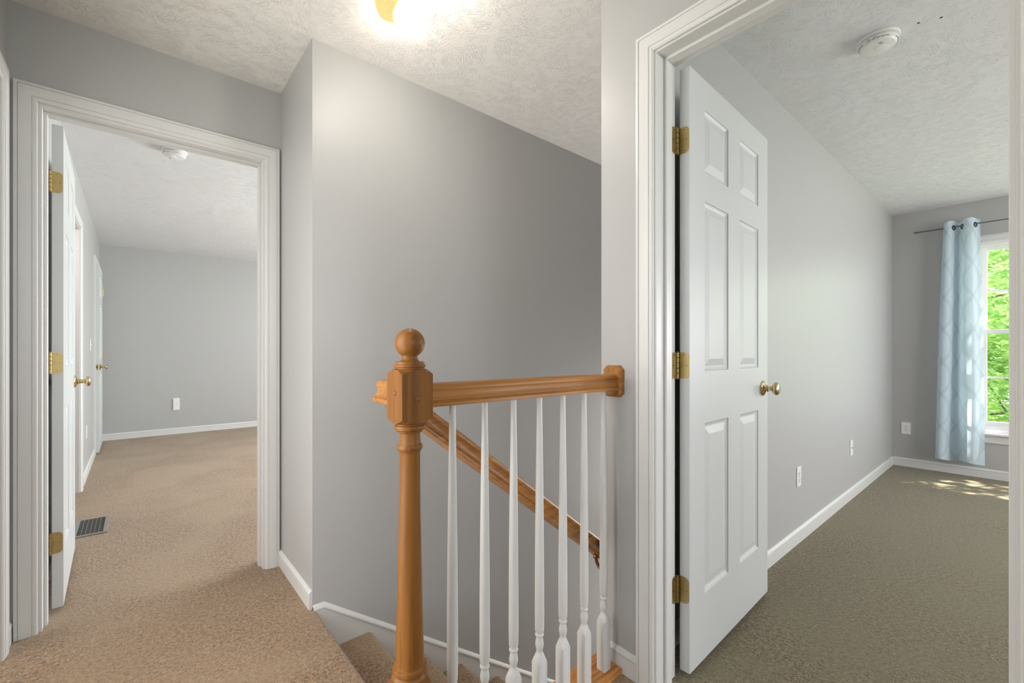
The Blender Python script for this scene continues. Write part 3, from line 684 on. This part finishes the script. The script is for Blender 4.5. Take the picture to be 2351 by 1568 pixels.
# ------------------------------------------------------------------ wall plates
def plate(name, loc, ang, label, cat, kind, w_=0.070, h_=0.115):
    """front of the plate looks along local -Y"""
    t = tag(empty(name, loc, ang), label, cat)
    bm = BM(); bx(bm, -w_ / 2, w_ / 2, -0.005, 0, -h_ / 2, h_ / 2); p = obj('cover_plate', bm, M['plastic'], t, bevel=0.0025)
    if kind == 'outlet':
        for s_ in (-1, 1):
            bm = BM(); q = 28
            A_ = [bm.verts.new((max(-0.0135, min(0.0135, 0.0172 * math.cos(2 * PI * i / q))) * 1.0, -0.0050, s_ * 0.0195 + 0.0142 * math.sin(2 * PI * i / q))) for i in range(q)]
            B_ = [bm.verts.new((v.co.x * 0.97, -0.0072, s_ * 0.0195 + (v.co.z - s_ * 0.0195) * 0.97)) for v in A_]
            for i in range(q): bm.faces.new((A_[i], A_[(i + 1) % q], B_[(i + 1) % q], B_[i]))
            bm.faces.new(B_); rc = obj('receptacle', bm, M['plastic'], t)
            bm = BM(); z_ = s_ * 0.0195
            bx(bm, -0.0075, -0.0055, -0.0076, -0.0070, z_ - 0.0005, z_ + 0.0075); bx(bm, 0.0055, 0.0075, -0.0076, -0.0070, z_ + 0.0005, z_ + 0.0070)
            lathe(bm, [(0.0026, 0.0070), (0.0026, 0.0077)], 12, Matrix.Translation((0, 0, z_ - 0.0065)) @ Matrix.Rotation(PI / 2, 4, 'X'))
            obj('slot', bm, M['slot'], rc)
        bm = BM(); lathe(bm, [(0.003, 0.004), (0.003, 0.0062), (0, 0.0064)], 12, Matrix.Rotation(PI / 2, 4, 'X')); obj('screw', bm, M['screw'], t)
    elif kind == 'switch':
        bm = BM(); bx(bm, -0.005, 0.005, -0.0062, -0.004, -0.012, 0.012); sw = obj('switch_frame', bm, M['plastic'], t)
        bm = BM(); bx(bm, -0.004, 0.004, -0.016, -0.004, 0.001, 0.009, Matrix.Rotation(0.3, 4, 'X')); obj('toggle', bm, M['plastic'], t, bevel=0.001)
    elif kind == 'jack':
        bm = BM(); lathe(bm, [(0.0045, 0.004), (0.0045, 0.0095), (0.002, 0.0095), (0.002, 0.0065), (0, 0.0065)], 14, Matrix.Rotation(PI / 2, 4, 'X')); obj('jack_socket', bm, M['screw'], t)
    elif kind == 'control':
        bm = BM(); bx(bm, -w_ / 2 + 0.006, w_ / 2 - 0.006, -0.016, -0.004, -h_ / 2 + 0.008, h_ / 2 - 0.008); cv = obj('control_face', bm, M['plastic'], t, bevel=0.002)
        bm = BM(); bx(bm, -0.004, 0.004, -0.0170, -0.0155, 0.010, 0.016); obj('indicator', bm, M['print'], cv)
    return t
plate('wall_outlet', (2.941, YE, 0.376), 0, 'white double outlet nearer the open door, low on the bedroom side wall', 'outlet', 'outlet')
plate('wall_plate', (4.12, YE, 0.378), 0, 'white cable plate low on the bedroom side wall, farther from the door', 'wall plate', 'jack')
plate('wall_outlet', (XF, 0.766, 0.368), -PI / 2, 'white double outlet on the window wall left of the blue curtain', 'outlet', 'outlet')
plate('light_switch', (XR, 5.924, 1.173), PI / 2, 'white light switch between the side doors of the left room', 'light switch', 'switch')
plate('wall_plate', (XR, 5.463, 0.392), PI / 2, 'white plate low between the side doors of the left room', 'wall plate', 'blank')
plate('wall_device', (0.432, YR, 0.40), 0, 'small white device low on the back wall of the left room', 'wall device', 'control', 0.075, 0.165)

# ------------------------------------------------------------------ floor register in the left room
rx0, rx1, ry0, ry1 = -0.395 + 0.001, -0.122, 3.655, 4.020
rx0 = -0.285
t = tag(empty('floor_register', (0, 0, 0)), 'grey metal floor register with dark grille beside the open left door', 'floor register')
bm = BM()
fw = 0.022
for a_ in ((rx0, rx1, ry0, ry0 + fw), (rx0, rx1, ry1 - fw, ry1), (rx0, rx0 + fw, ry0 + fw, ry1 - fw), (rx1 - fw, rx1, ry0 + fw, ry1 - fw)): bx(bm, *a_, 0.001, 0.007)
obj('rim', bm, M['regmetal'], t, bevel=0.0015)
bm = BM(); bx(bm, rx0 + 0.004, rx1 - 0.004, ry0 + 0.004, ry1 - 0.004, 0.0005, 0.0018); obj('duct_shade', bm, M['dark'], t)  # black sheet painted in for the shade below the grille
bm = BM()
nx_ = 6; ny_ = 16
for i in range(1, nx_):
    xx = rx0 + fw + (rx1 - rx0 - 2 * fw) * i / nx_; bx(bm, xx - 0.0010, xx + 0.0010, ry0 + fw, ry1 - fw, 0.0050, 0.0065)
for j in range(1, ny_):
    yy = ry0 + fw + (ry1 - ry0 - 2 * fw) * j / ny_; bx(bm, rx0 + fw, rx1 - fw, yy - 0.0012, yy + 0.0012, 0.0045, 0.0060)
obj('grille', bm, M['regmetal'], t)

# ------------------------------------------------------------------ bedroom window
t = empty('window_1', (0, 0, 0)); S(t, 'white double-hung window with green trees outside, cut by the right door frame', 'window')
gy0, gy1 = -0.60, 0.235
bm = BM(); j = 0.03                                               # box frame in the opening
bx(bm, XF - 0.002, XF + 0.14, WY0, WY0 + j, WZ0, WZ1); bx(bm, XF - 0.002, XF + 0.14, WY1 - j, WY1, WZ0, WZ1); bx(bm, XF - 0.002, XF + 0.14, WY0 + j, WY1 - j, WZ1 - j, WZ1); bx(bm, XF - 0.002, XF + 0.14, WY0 + j, WY1 - j, WZ0, WZ0 + j)
obj('window_frame', bm, M['vinyl'], t, bevel=0.001)
def sash(xs, z0, z1, zm):
    bm = BM(); a0, a1 = WY0 + j, WY1 - j; s_ = 0.036
    bx(bm, xs, xs + 0.034, a0, a0 + s_, z0, z1); bx(bm, xs, xs + 0.034, a1 - s_, a1, z0, z1); bx(bm, xs, xs + 0.034, a0 + s_, a1 - s_, z0, z0 + 0.038); bx(bm, xs, xs + 0.034, a0 + s_, a1 - s_, z1 - 0.034, z1)
    sh = obj('sash', bm, M['vinyl'], t, bevel=0.002)
    bm = BM(); bx(bm, xs + 0.010, xs + 0.022, a0 + s_, a1 - s_, zm - 0.008, zm + 0.008)
    for q in (1, 2):
        yy = a0 + s_ + (a1 - a0 - 2 * s_) * q / 3; bx(bm, xs + 0.010, xs + 0.022, yy - 0.008, yy + 0.008, z0 + 0.03, z1 - 0.03)
    obj('muntin', bm, M['vinyl'], sh)
    bm = BM(); bx(bm, xs + 0.015, xs + 0.018, a0 + s_ - 0.005, a1 - s_ + 0.005, z0 + 0.033, z1 - 0.03); obj('pane', bm, M['glass'], sh)
m, nt, b = newmat('window_glass')
for n_ in list(nt.nodes):
    if n_.type == 'BSDF_PRINCIPLED': nt.nodes.remove(n_)
out = [n_ for n_ in nt.nodes if n_.type == 'OUTPUT_MATERIAL'][0]
tr = N(nt, 'ShaderNodeBsdfTransparent'); gl = N(nt, 'ShaderNodeBsdfGlossy'); gl.inputs['Roughness'].default_value = 0.02
mx = N(nt, 'ShaderNodeMixShader'); mx.inputs[0].default_value = 0.05; L(nt, tr.outputs[0], mx.inputs[1]); L(nt, gl.outputs[0], mx.inputs[2]); L(nt, mx.outputs[0], out.inputs[0])
M['glass'] = m
sash(XF + 0.075, 1.262, WZ1 - j, 1.640)
sash(XF + 0.036, WZ0 + j + 0.03, 1.300, 0.880)
bm = BM(); bx(bm, XF + 0.02, XF + 0.08, WY0 + j, WY1 - j, WZ0 + j, WZ0 + j + 0.03); obj('inner_sill', bm, M['vinyl'], t)
# casing: sides and head, stool and apron
bm = BM()
def wc(bm, frs): sweep(bm, frs, [(a_, b_) for a_, b_ in CAS])
o_ = V((XF, 0, 0)); nn = -X; c0, c1, zt = WY0 - 0.058, WY1 + 0.058, WZ1 + 0.060
sweep(bm, [(V((XF, c0, WZ0)), Y, nn), (V((XF, c0, zt)), Y - Z, nn), (V((XF, c1, zt)), -Y - Z, nn), (V((XF, c1, WZ0)), -Y, nn)], CAS)
obj('casing', bm, M['trim'], t, smooth=28)
bm = BM(); bx(bm, XF - 0.045, XF + 0.036, WY0 - 0.07, WY1 + 0.07, WZ0 - 0.018, WZ0 + 0.002); obj('window_sill', bm, M['trim'], t, bevel=0.005)
bm = BM(); bx(bm, XF - 0.014, XF, WY0 - 0.055, WY1 + 0.055, WZ0 - 0.085, WZ0 - 0.018); obj('apron', bm, M['trim'], t, bevel=0.003)

# ------------------------------------------------------------------ curtain and rod
RX, RZ = XF - 0.085, 2.222
t = tag(empty('curtain_rod', (RX, 0.69, RZ)), 'thin dark grey curtain rod above the bedroom window', 'curtain rod')
bm = BM(); lathe(bm, [(0.0062, 0), (0.0062, 0.34)], 16, Matrix.Translation((0, 0, 0)) @ Matrix.Rotation(PI / 2, 4, 'X')); lathe(bm, [(0.0048, 0.34), (0.0048, 1.75)], 16, Matrix.Rotation(PI / 2, 4, 'X')); obj('pole', bm, M['rod'], t, smooth=30)
bm = BM(); lathe(bm, [(0, -0.012), (0.005, -0.010), (0.0075, -0.004), (0.0075, 0.012), (0.0062, 0.016)], 16, Matrix.Rotation(PI / 2, 4, 'X')); obj('finial', bm, M['rod'], t, smooth=40)
for yy in (-0.22, -0.9):
    bm = BM(); bx(bm, 0, 0.085, yy - 0.006, yy + 0.006, -0.004, 0.004); bx(bm, 0.080, 0.085, yy - 0.012, yy + 0.012, -0.03, 0.03); bx(bm, -0.009, 0.004, yy - 0.006, yy + 0.006, -0.010, -0.0055)
    obj('wall_bracket', bm, M['rod'], t)
# fold line of the curtain seen from above: (y, x offset towards the room negative)
KEY = [(0.502, 0.030), (0.496, -0.006), (0.480, -0.038), (0.456, -0.040), (0.440, -0.018), (0.429, 0.010), (0.420, 0.040), (0.411, 0.056), (0.401, 0.056), (0.391, 0.036), (0.380, 0.004), (0.366, -0.028), (0.342, -0.042), (0.316, -0.034), (0.299, 0.0), (0.290, 0.022), (0.272, 0.028)]
def cr(p0, p1, p2, p3, t_):
    return 0.5 * ((2 * p1) + (-p0 + p2) * t_ + (2 * p0 - 5 * p1 + 4 * p2 - p3) * t_ ** 2 + (-p0 + 3 * p1 - 3 * p2 + p3) * t_ ** 3)
line = []
for i in range(len(KEY) - 1):
    q = [V(KEY[max(0, min(len(KEY) - 1, i + d))]) for d in (-1, 0, 1, 2)]
    for k in range(10): line.append(cr(*q, k / 10))
line.append(V(KEY[-1]))
bm = BM(); uvl = bm.loops.layers.uv.new('UVMap')
ZT, ZB = 2.268, 0.125; NZ = 70
arc = [0]
for a_, b_ in zip(line, line[1:]): arc.append(arc[-1] + (b_ - a_).length)
grid = []
random.seed(5)
ZL = [k / 26 * 0.042 for k in range(26)] + [0.042 + (1 - 0.042) * k / NZ for k in range(NZ + 1)]
for kz, f in enumerate(ZL):
    z = ZT + (ZB - ZT) * f
    row = []
    spread = 1 + 0.42 * f; amp = 0.85 + 0.6 * f
    for i, p in enumerate(line):
        u_ = i / (len(line) - 1)
        yy = 0.387 + (p.x - 0.387) * spread + 0.014 * f + 0.006 * math.sin(9 * u_ + 5 * f) * f
        xx = RX + p.y * amp + 0.008 * f * math.sin(14 * u_ + 2.2 + 3 * f)
        xx = min(xx, XF - 0.012 - (0.006))
        zz = z - (0.010 * math.cos(u_ * 12) * max(0, 1 - f / 0.012)) + (0.012 * math.sin(u_ * 11) if kz == len(ZL) - 1 else 0)
        row.append((bm.verts.new((xx, yy, zz)), arc[i] * 1.15, z))
    grid.append(row)
GROM = ((0.4335, V((-0.5, -0.86, 0))), (0.3785, V((-0.5, 0.86, 0))), (0.299, V((-0.45, -0.89, 0))))
GC = [V((RX, g_[0], RZ - 0.006)) for g_ in GROM]
for r0, r1 in zip(grid, grid[1:]):
    for i in range(len(r0) - 1):
        mid = (r0[i][0].co + r1[i + 1][0].co) / 2
        if min((mid - g_).length for g_ in GC) < 0.0175: continue
        q = (r0[i], r0[i + 1], r1[i + 1], r1[i]); f_ = bm.faces.new([c[0] for c in q])
        for lp, c in zip(f_.loops, q): lp[uvl].uv = (c[1], c[2])
m, nt, b = newmat('pale_blue_curtain_fabric')
out = [n_ for n_ in nt.nodes if n_.type == 'OUTPUT_MATERIAL'][0]
uvn = N(nt, 'ShaderNodeUVMap'); sx = N(nt, 'ShaderNodeSeparateXYZ'); L(nt, uvn.outputs[0], sx.inputs[0])
def MA(op, a_, b_=None):
    n_ = N(nt, 'ShaderNodeMath', operation=op)
    for i, v in enumerate((a_, b_)):
        if v is None: continue
        if isinstance(v, (int, float)): n_.inputs[i].default_value = v
        else: L(nt, v, n_.inputs[i])
    return n_.outputs[0]
cw_, per = 0.17, 0.58
cosz = MA('COSINE', MA('MULTIPLY', sx.outputs['Y'], 2 * PI / per))
tot = None
for s_ in (1, -1):
    d = MA('SUBTRACT', sx.outputs['X'], MA('MULTIPLY', cosz, s_ * cw_ * 0.44))
    d = MA('ABSOLUTE', MA('SUBTRACT', MA('MULTIPLY', MA('FRACT', MA('DIVIDE', MA('ADD', d, 5 * cw_), cw_)), cw_), cw_ / 2))
    for off in (0.0, 0.007, 0.014):
        ln = MA('LESS_THAN', MA('ABSOLUTE', MA('SUBTRACT', d, off)), 0.0011)
        tot = ln if tot is None else MA('MAXIMUM', tot, ln)
dots = MA('GREATER_THAN', MA('FRACT', MA('MULTIPLY', sx.outputs['Y'], 110)), 0.35)
tot = MA('MULTIPLY', tot, dots)
colr = N(nt, 'ShaderNodeMixRGB'); colr.inputs[1].default_value = (0.76, 0.89, 0.97, 1); colr.inputs[2].default_value = (0.40, 0.50, 0.56, 1); L(nt, tot, colr.inputs[0])
b.inputs['Roughness'].default_value = 0.8; b.inputs['Sheen Weight'].default_value = 0.2
L(nt, colr.outputs[0], b.inputs['Base Color'])
tl = N(nt, 'ShaderNodeBsdfTranslucent'); L(nt, colr.outputs[0], tl.inputs[0])
mx = N(nt, 'ShaderNodeMixShader'); mx.inputs[0].default_value = 0.34; L(nt, b.outputs[0], mx.inputs[1]); L(nt, tl.outputs[0], mx.inputs[2])
tr = N(nt, 'ShaderNodeBsdfTransparent'); mx2 = N(nt, 'ShaderNodeMixShader'); mx2.inputs[0].default_value = 0.06; L(nt, mx.outputs[0], mx2.inputs[1]); L(nt, tr.outputs[0], mx2.inputs[2])
L(nt, mx2.outputs[0], out.inputs[0])
cu = tag(obj('curtain', bm, m, smooth=80), 'sheer pale blue curtain with ogee pattern hanging left of the bedroom window', 'curtain')
def torus(bm, R0, r0, mt, n1=28, n2=10):
    rows = [[bm.verts.new(mt @ V(((R0 + r0 * math.cos(2 * PI * j_ / n2)) * math.cos(2 * PI * i / n1), (R0 + r0 * math.cos(2 * PI * j_ / n2)) * math.sin(2 * PI * i / n1), r0 * 0.6 * math.sin(2 * PI * j_ / n2)))) for j_ in range(n2)] for i in range(n1)]
    for i in range(n1):
        for j_ in range(n2): bm.faces.new((rows[i][j_], rows[(i + 1) % n1][j_], rows[(i + 1) % n1][(j_ + 1) % n2], rows[i][(j_ + 1) % n2]))
for (gy, nrm) in GROM:
    bm = BM(); q = nrm.to_track_quat('Z', 'Y').to_matrix().to_4x4()
    torus(bm, 0.0185, 0.0052, Matrix.Translation((RX, gy, RZ - 0.006)) @ q); obj('grommet', bm, M['grommet'], cu, smooth=60)

# ------------------------------------------------------------------ trees outside
def leaf_mat(name, c1, c2):
    m, nt, b = newmat(name)
    out = [n_ for n_ in nt.nodes if n_.type == 'OUTPUT_MATERIAL'][0]
    g = N(nt, 'ShaderNodeNewGeometry'); r = N(nt, 'ShaderNodeValToRGB'); r.color_ramp.elements[0].color = (*c1, 1); r.color_ramp.elements[1].color = (*c2, 1)
    L(nt, g.outputs['Random Per Island'], r.inputs[0])
    b.inputs['Roughness'].default_value = 0.35; L(nt, r.outputs[0], b.inputs['Base Color'])
    tl = N(nt, 'ShaderNodeBsdfTranslucent'); L(nt, r.outputs[0], tl.inputs[0])
    mx = N(nt, 'ShaderNodeMixShader'); mx.inputs[0].default_value = 0.5; L(nt, b.outputs[0], mx.inputs[1]); L(nt, tl.outputs[0], mx.inputs[2]); L(nt, mx.outputs[0], out.inputs[0])
    return m
M['leaf'] = leaf_mat('maple_leaf_green', (0.26, 0.48, 0.15), (0.66, 0.80, 0.34))
M['leaf_y'] = leaf_mat('maple_leaf_yellow_green', (0.40, 0.60, 0.24), (0.84, 0.90, 0.50))
LEAF = [(0, -0.5), (0.12, -0.2), (0.42, -0.28), (0.32, -0.02), (0.52, 0.2), (0.22, 0.2), (0.14, 0.34), (0, 0.62), (-0.14, 0.34), (-0.22, 0.2), (-0.52, 0.2), (-0.32, -0.02), (-0.42, -0.28), (-0.12, -0.2)]
def tree(base, blobs, n, seed, label, lm, size=0.11):
    random.seed(seed)
    t = tag(empty('maple_tree', base), label, 'tree', None)
    bm = BM()
    def limb(p0, p1, r0, r1):
        d = (p1 - p0).normalized(); a1 = d.orthogonal().normalized(); a2 = d.cross(a1)
        pm = (p0 + p1) / 2 + V((random.uniform(-.1, .1), random.uniform(-.1, .1), 0)) * (p1 - p0).length * 0.3
        fr = [(p0, a1 * r0, a2 * r0), (pm, a1 * (r0 + r1) / 2, a2 * (r0 + r1) / 2), (p1, a1 * r1, a2 * r1)]
        sweep(bm, fr, [(math.cos(2 * PI * q / 9), math.sin(2 * PI * q / 9)) for q in range(9)])
    B0 = V(base); hub = V((0, 0, 3.0))
    limb(V((0, 0, -0.1)), hub, 0.14, 0.10)
    for c_, rad in blobs:
        cc = V(c_) - B0; limb(hub + V((0, 0, random.uniform(-0.6, 0.3))), cc, 0.06, 0.015)
        for q in range(5):
            dd = V((random.gauss(0, 1), random.gauss(0, 1), random.gauss(0, 1))).normalized() * min(rad) * 0.8; limb(cc, cc + dd, 0.014, 0.004)
    obj('trunk', bm, M['bark'], t, smooth=60)
    bm = BM(); tv = sum(r_[0] * r_[1] * r_[2] for _, r_ in blobs)
    for c_, rad in blobs:
        k_ = int(n * rad[0] * rad[1] * rad[2] / tv)
        for _ in range(k_):
            d = V((random.gauss(0, 1), random.gauss(0, 1), random.gauss(0, 1))).normalized() * random.uniform(0.35, 1.0) ** 0.6
            p = V(c_) - B0 + V((d.x * rad[0], d.y * rad[1], d.z * rad[2]))
            s_ = size * random.uniform(0.65, 1.25)
            rot = Matrix.Rotation(random.uniform(0, 2 * PI), 3, 'Z') @ Matrix.Rotation(random.uniform(-0.9, 0.9), 3, 'X') @ Matrix.Rotation(random.uniform(0, 2 * PI), 3, 'Z')
            vv_ = [bm.verts.new(p + rot @ V((a_ * s_, b_ * s_, -abs(a_) * 0.25 * s_))) for a_, b_ in LEAF]
            bm.faces.new(vv_)
    f_ = obj('foliage', bm, lm, t); f_['kind'] = 'stuff'
G0 = LOW - 0.35
tree((10.2, 0.6, G0), [((9.6, 0.4, 1.9), (1.3, 1.6, 1.1)), ((9.8, 0.2, 0.2), (1.2, 1.6, 1.0)), ((10.3, 0.8, 3.6), (1.4, 1.9, 1.1)), ((9.9, 1.8, 1.2), (1.1, 1.1, 1.4)), ((9.6, -1.2, 1.0), (1.1, 1.1, 1.4))], 21000, 3, 'green maple tree close outside the bedroom window', M['leaf'])
tree((12.6, -1.2, G0), [((12.4, -0.6, 2.2), (1.3, 1.9, 1.6)), ((12.6, -0.8, 0.2), (1.3, 1.9, 1.3)), ((12.4, 0.9, 0.6), (1.1, 1.2, 1.5)), ((12.6, -2.9, 1.5), (1.2, 1.3, 1.8))], 7000, 8, 'paler yellow-green maple behind the nearest tree', M['leaf_y'], 0.17)
tree((17.0, 1.6, G0), [((16.8, 1.0, 2.6), (1.8, 2.4, 2.0)), ((17.0, 0.6, -0.4), (1.8, 2.4, 1.8)), ((17.0, 3.6, 1.4), (1.6, 2.0, 2.4))], 6500, 11, 'tall green maple farthest from the bedroom window', M['leaf_y'], 0.24)
tree((8.6, -3.6, G0), [((7.3, -1.15, 4.6), (0.8, 1.0, 0.35)), ((8.0, -2.3, 4.3), (0.9, 0.9, 0.6)), ((8.6, -3.4, 3.6), (1.0, 1.0, 1.0))], 2600, 21, 'maple with branches reaching over the bedroom window', M['leaf'], 0.12)
m = simple('lawn_green', (0.10, 0.17, 0.05), 0.9, bump=(40, 0.03, 0.5))
bm = BM(); bx(bm, -8, 40, -22, 24, G0 - 0.2, G0); S(obj('ground', bm, m), 'grassy ground outside the house', 'ground')
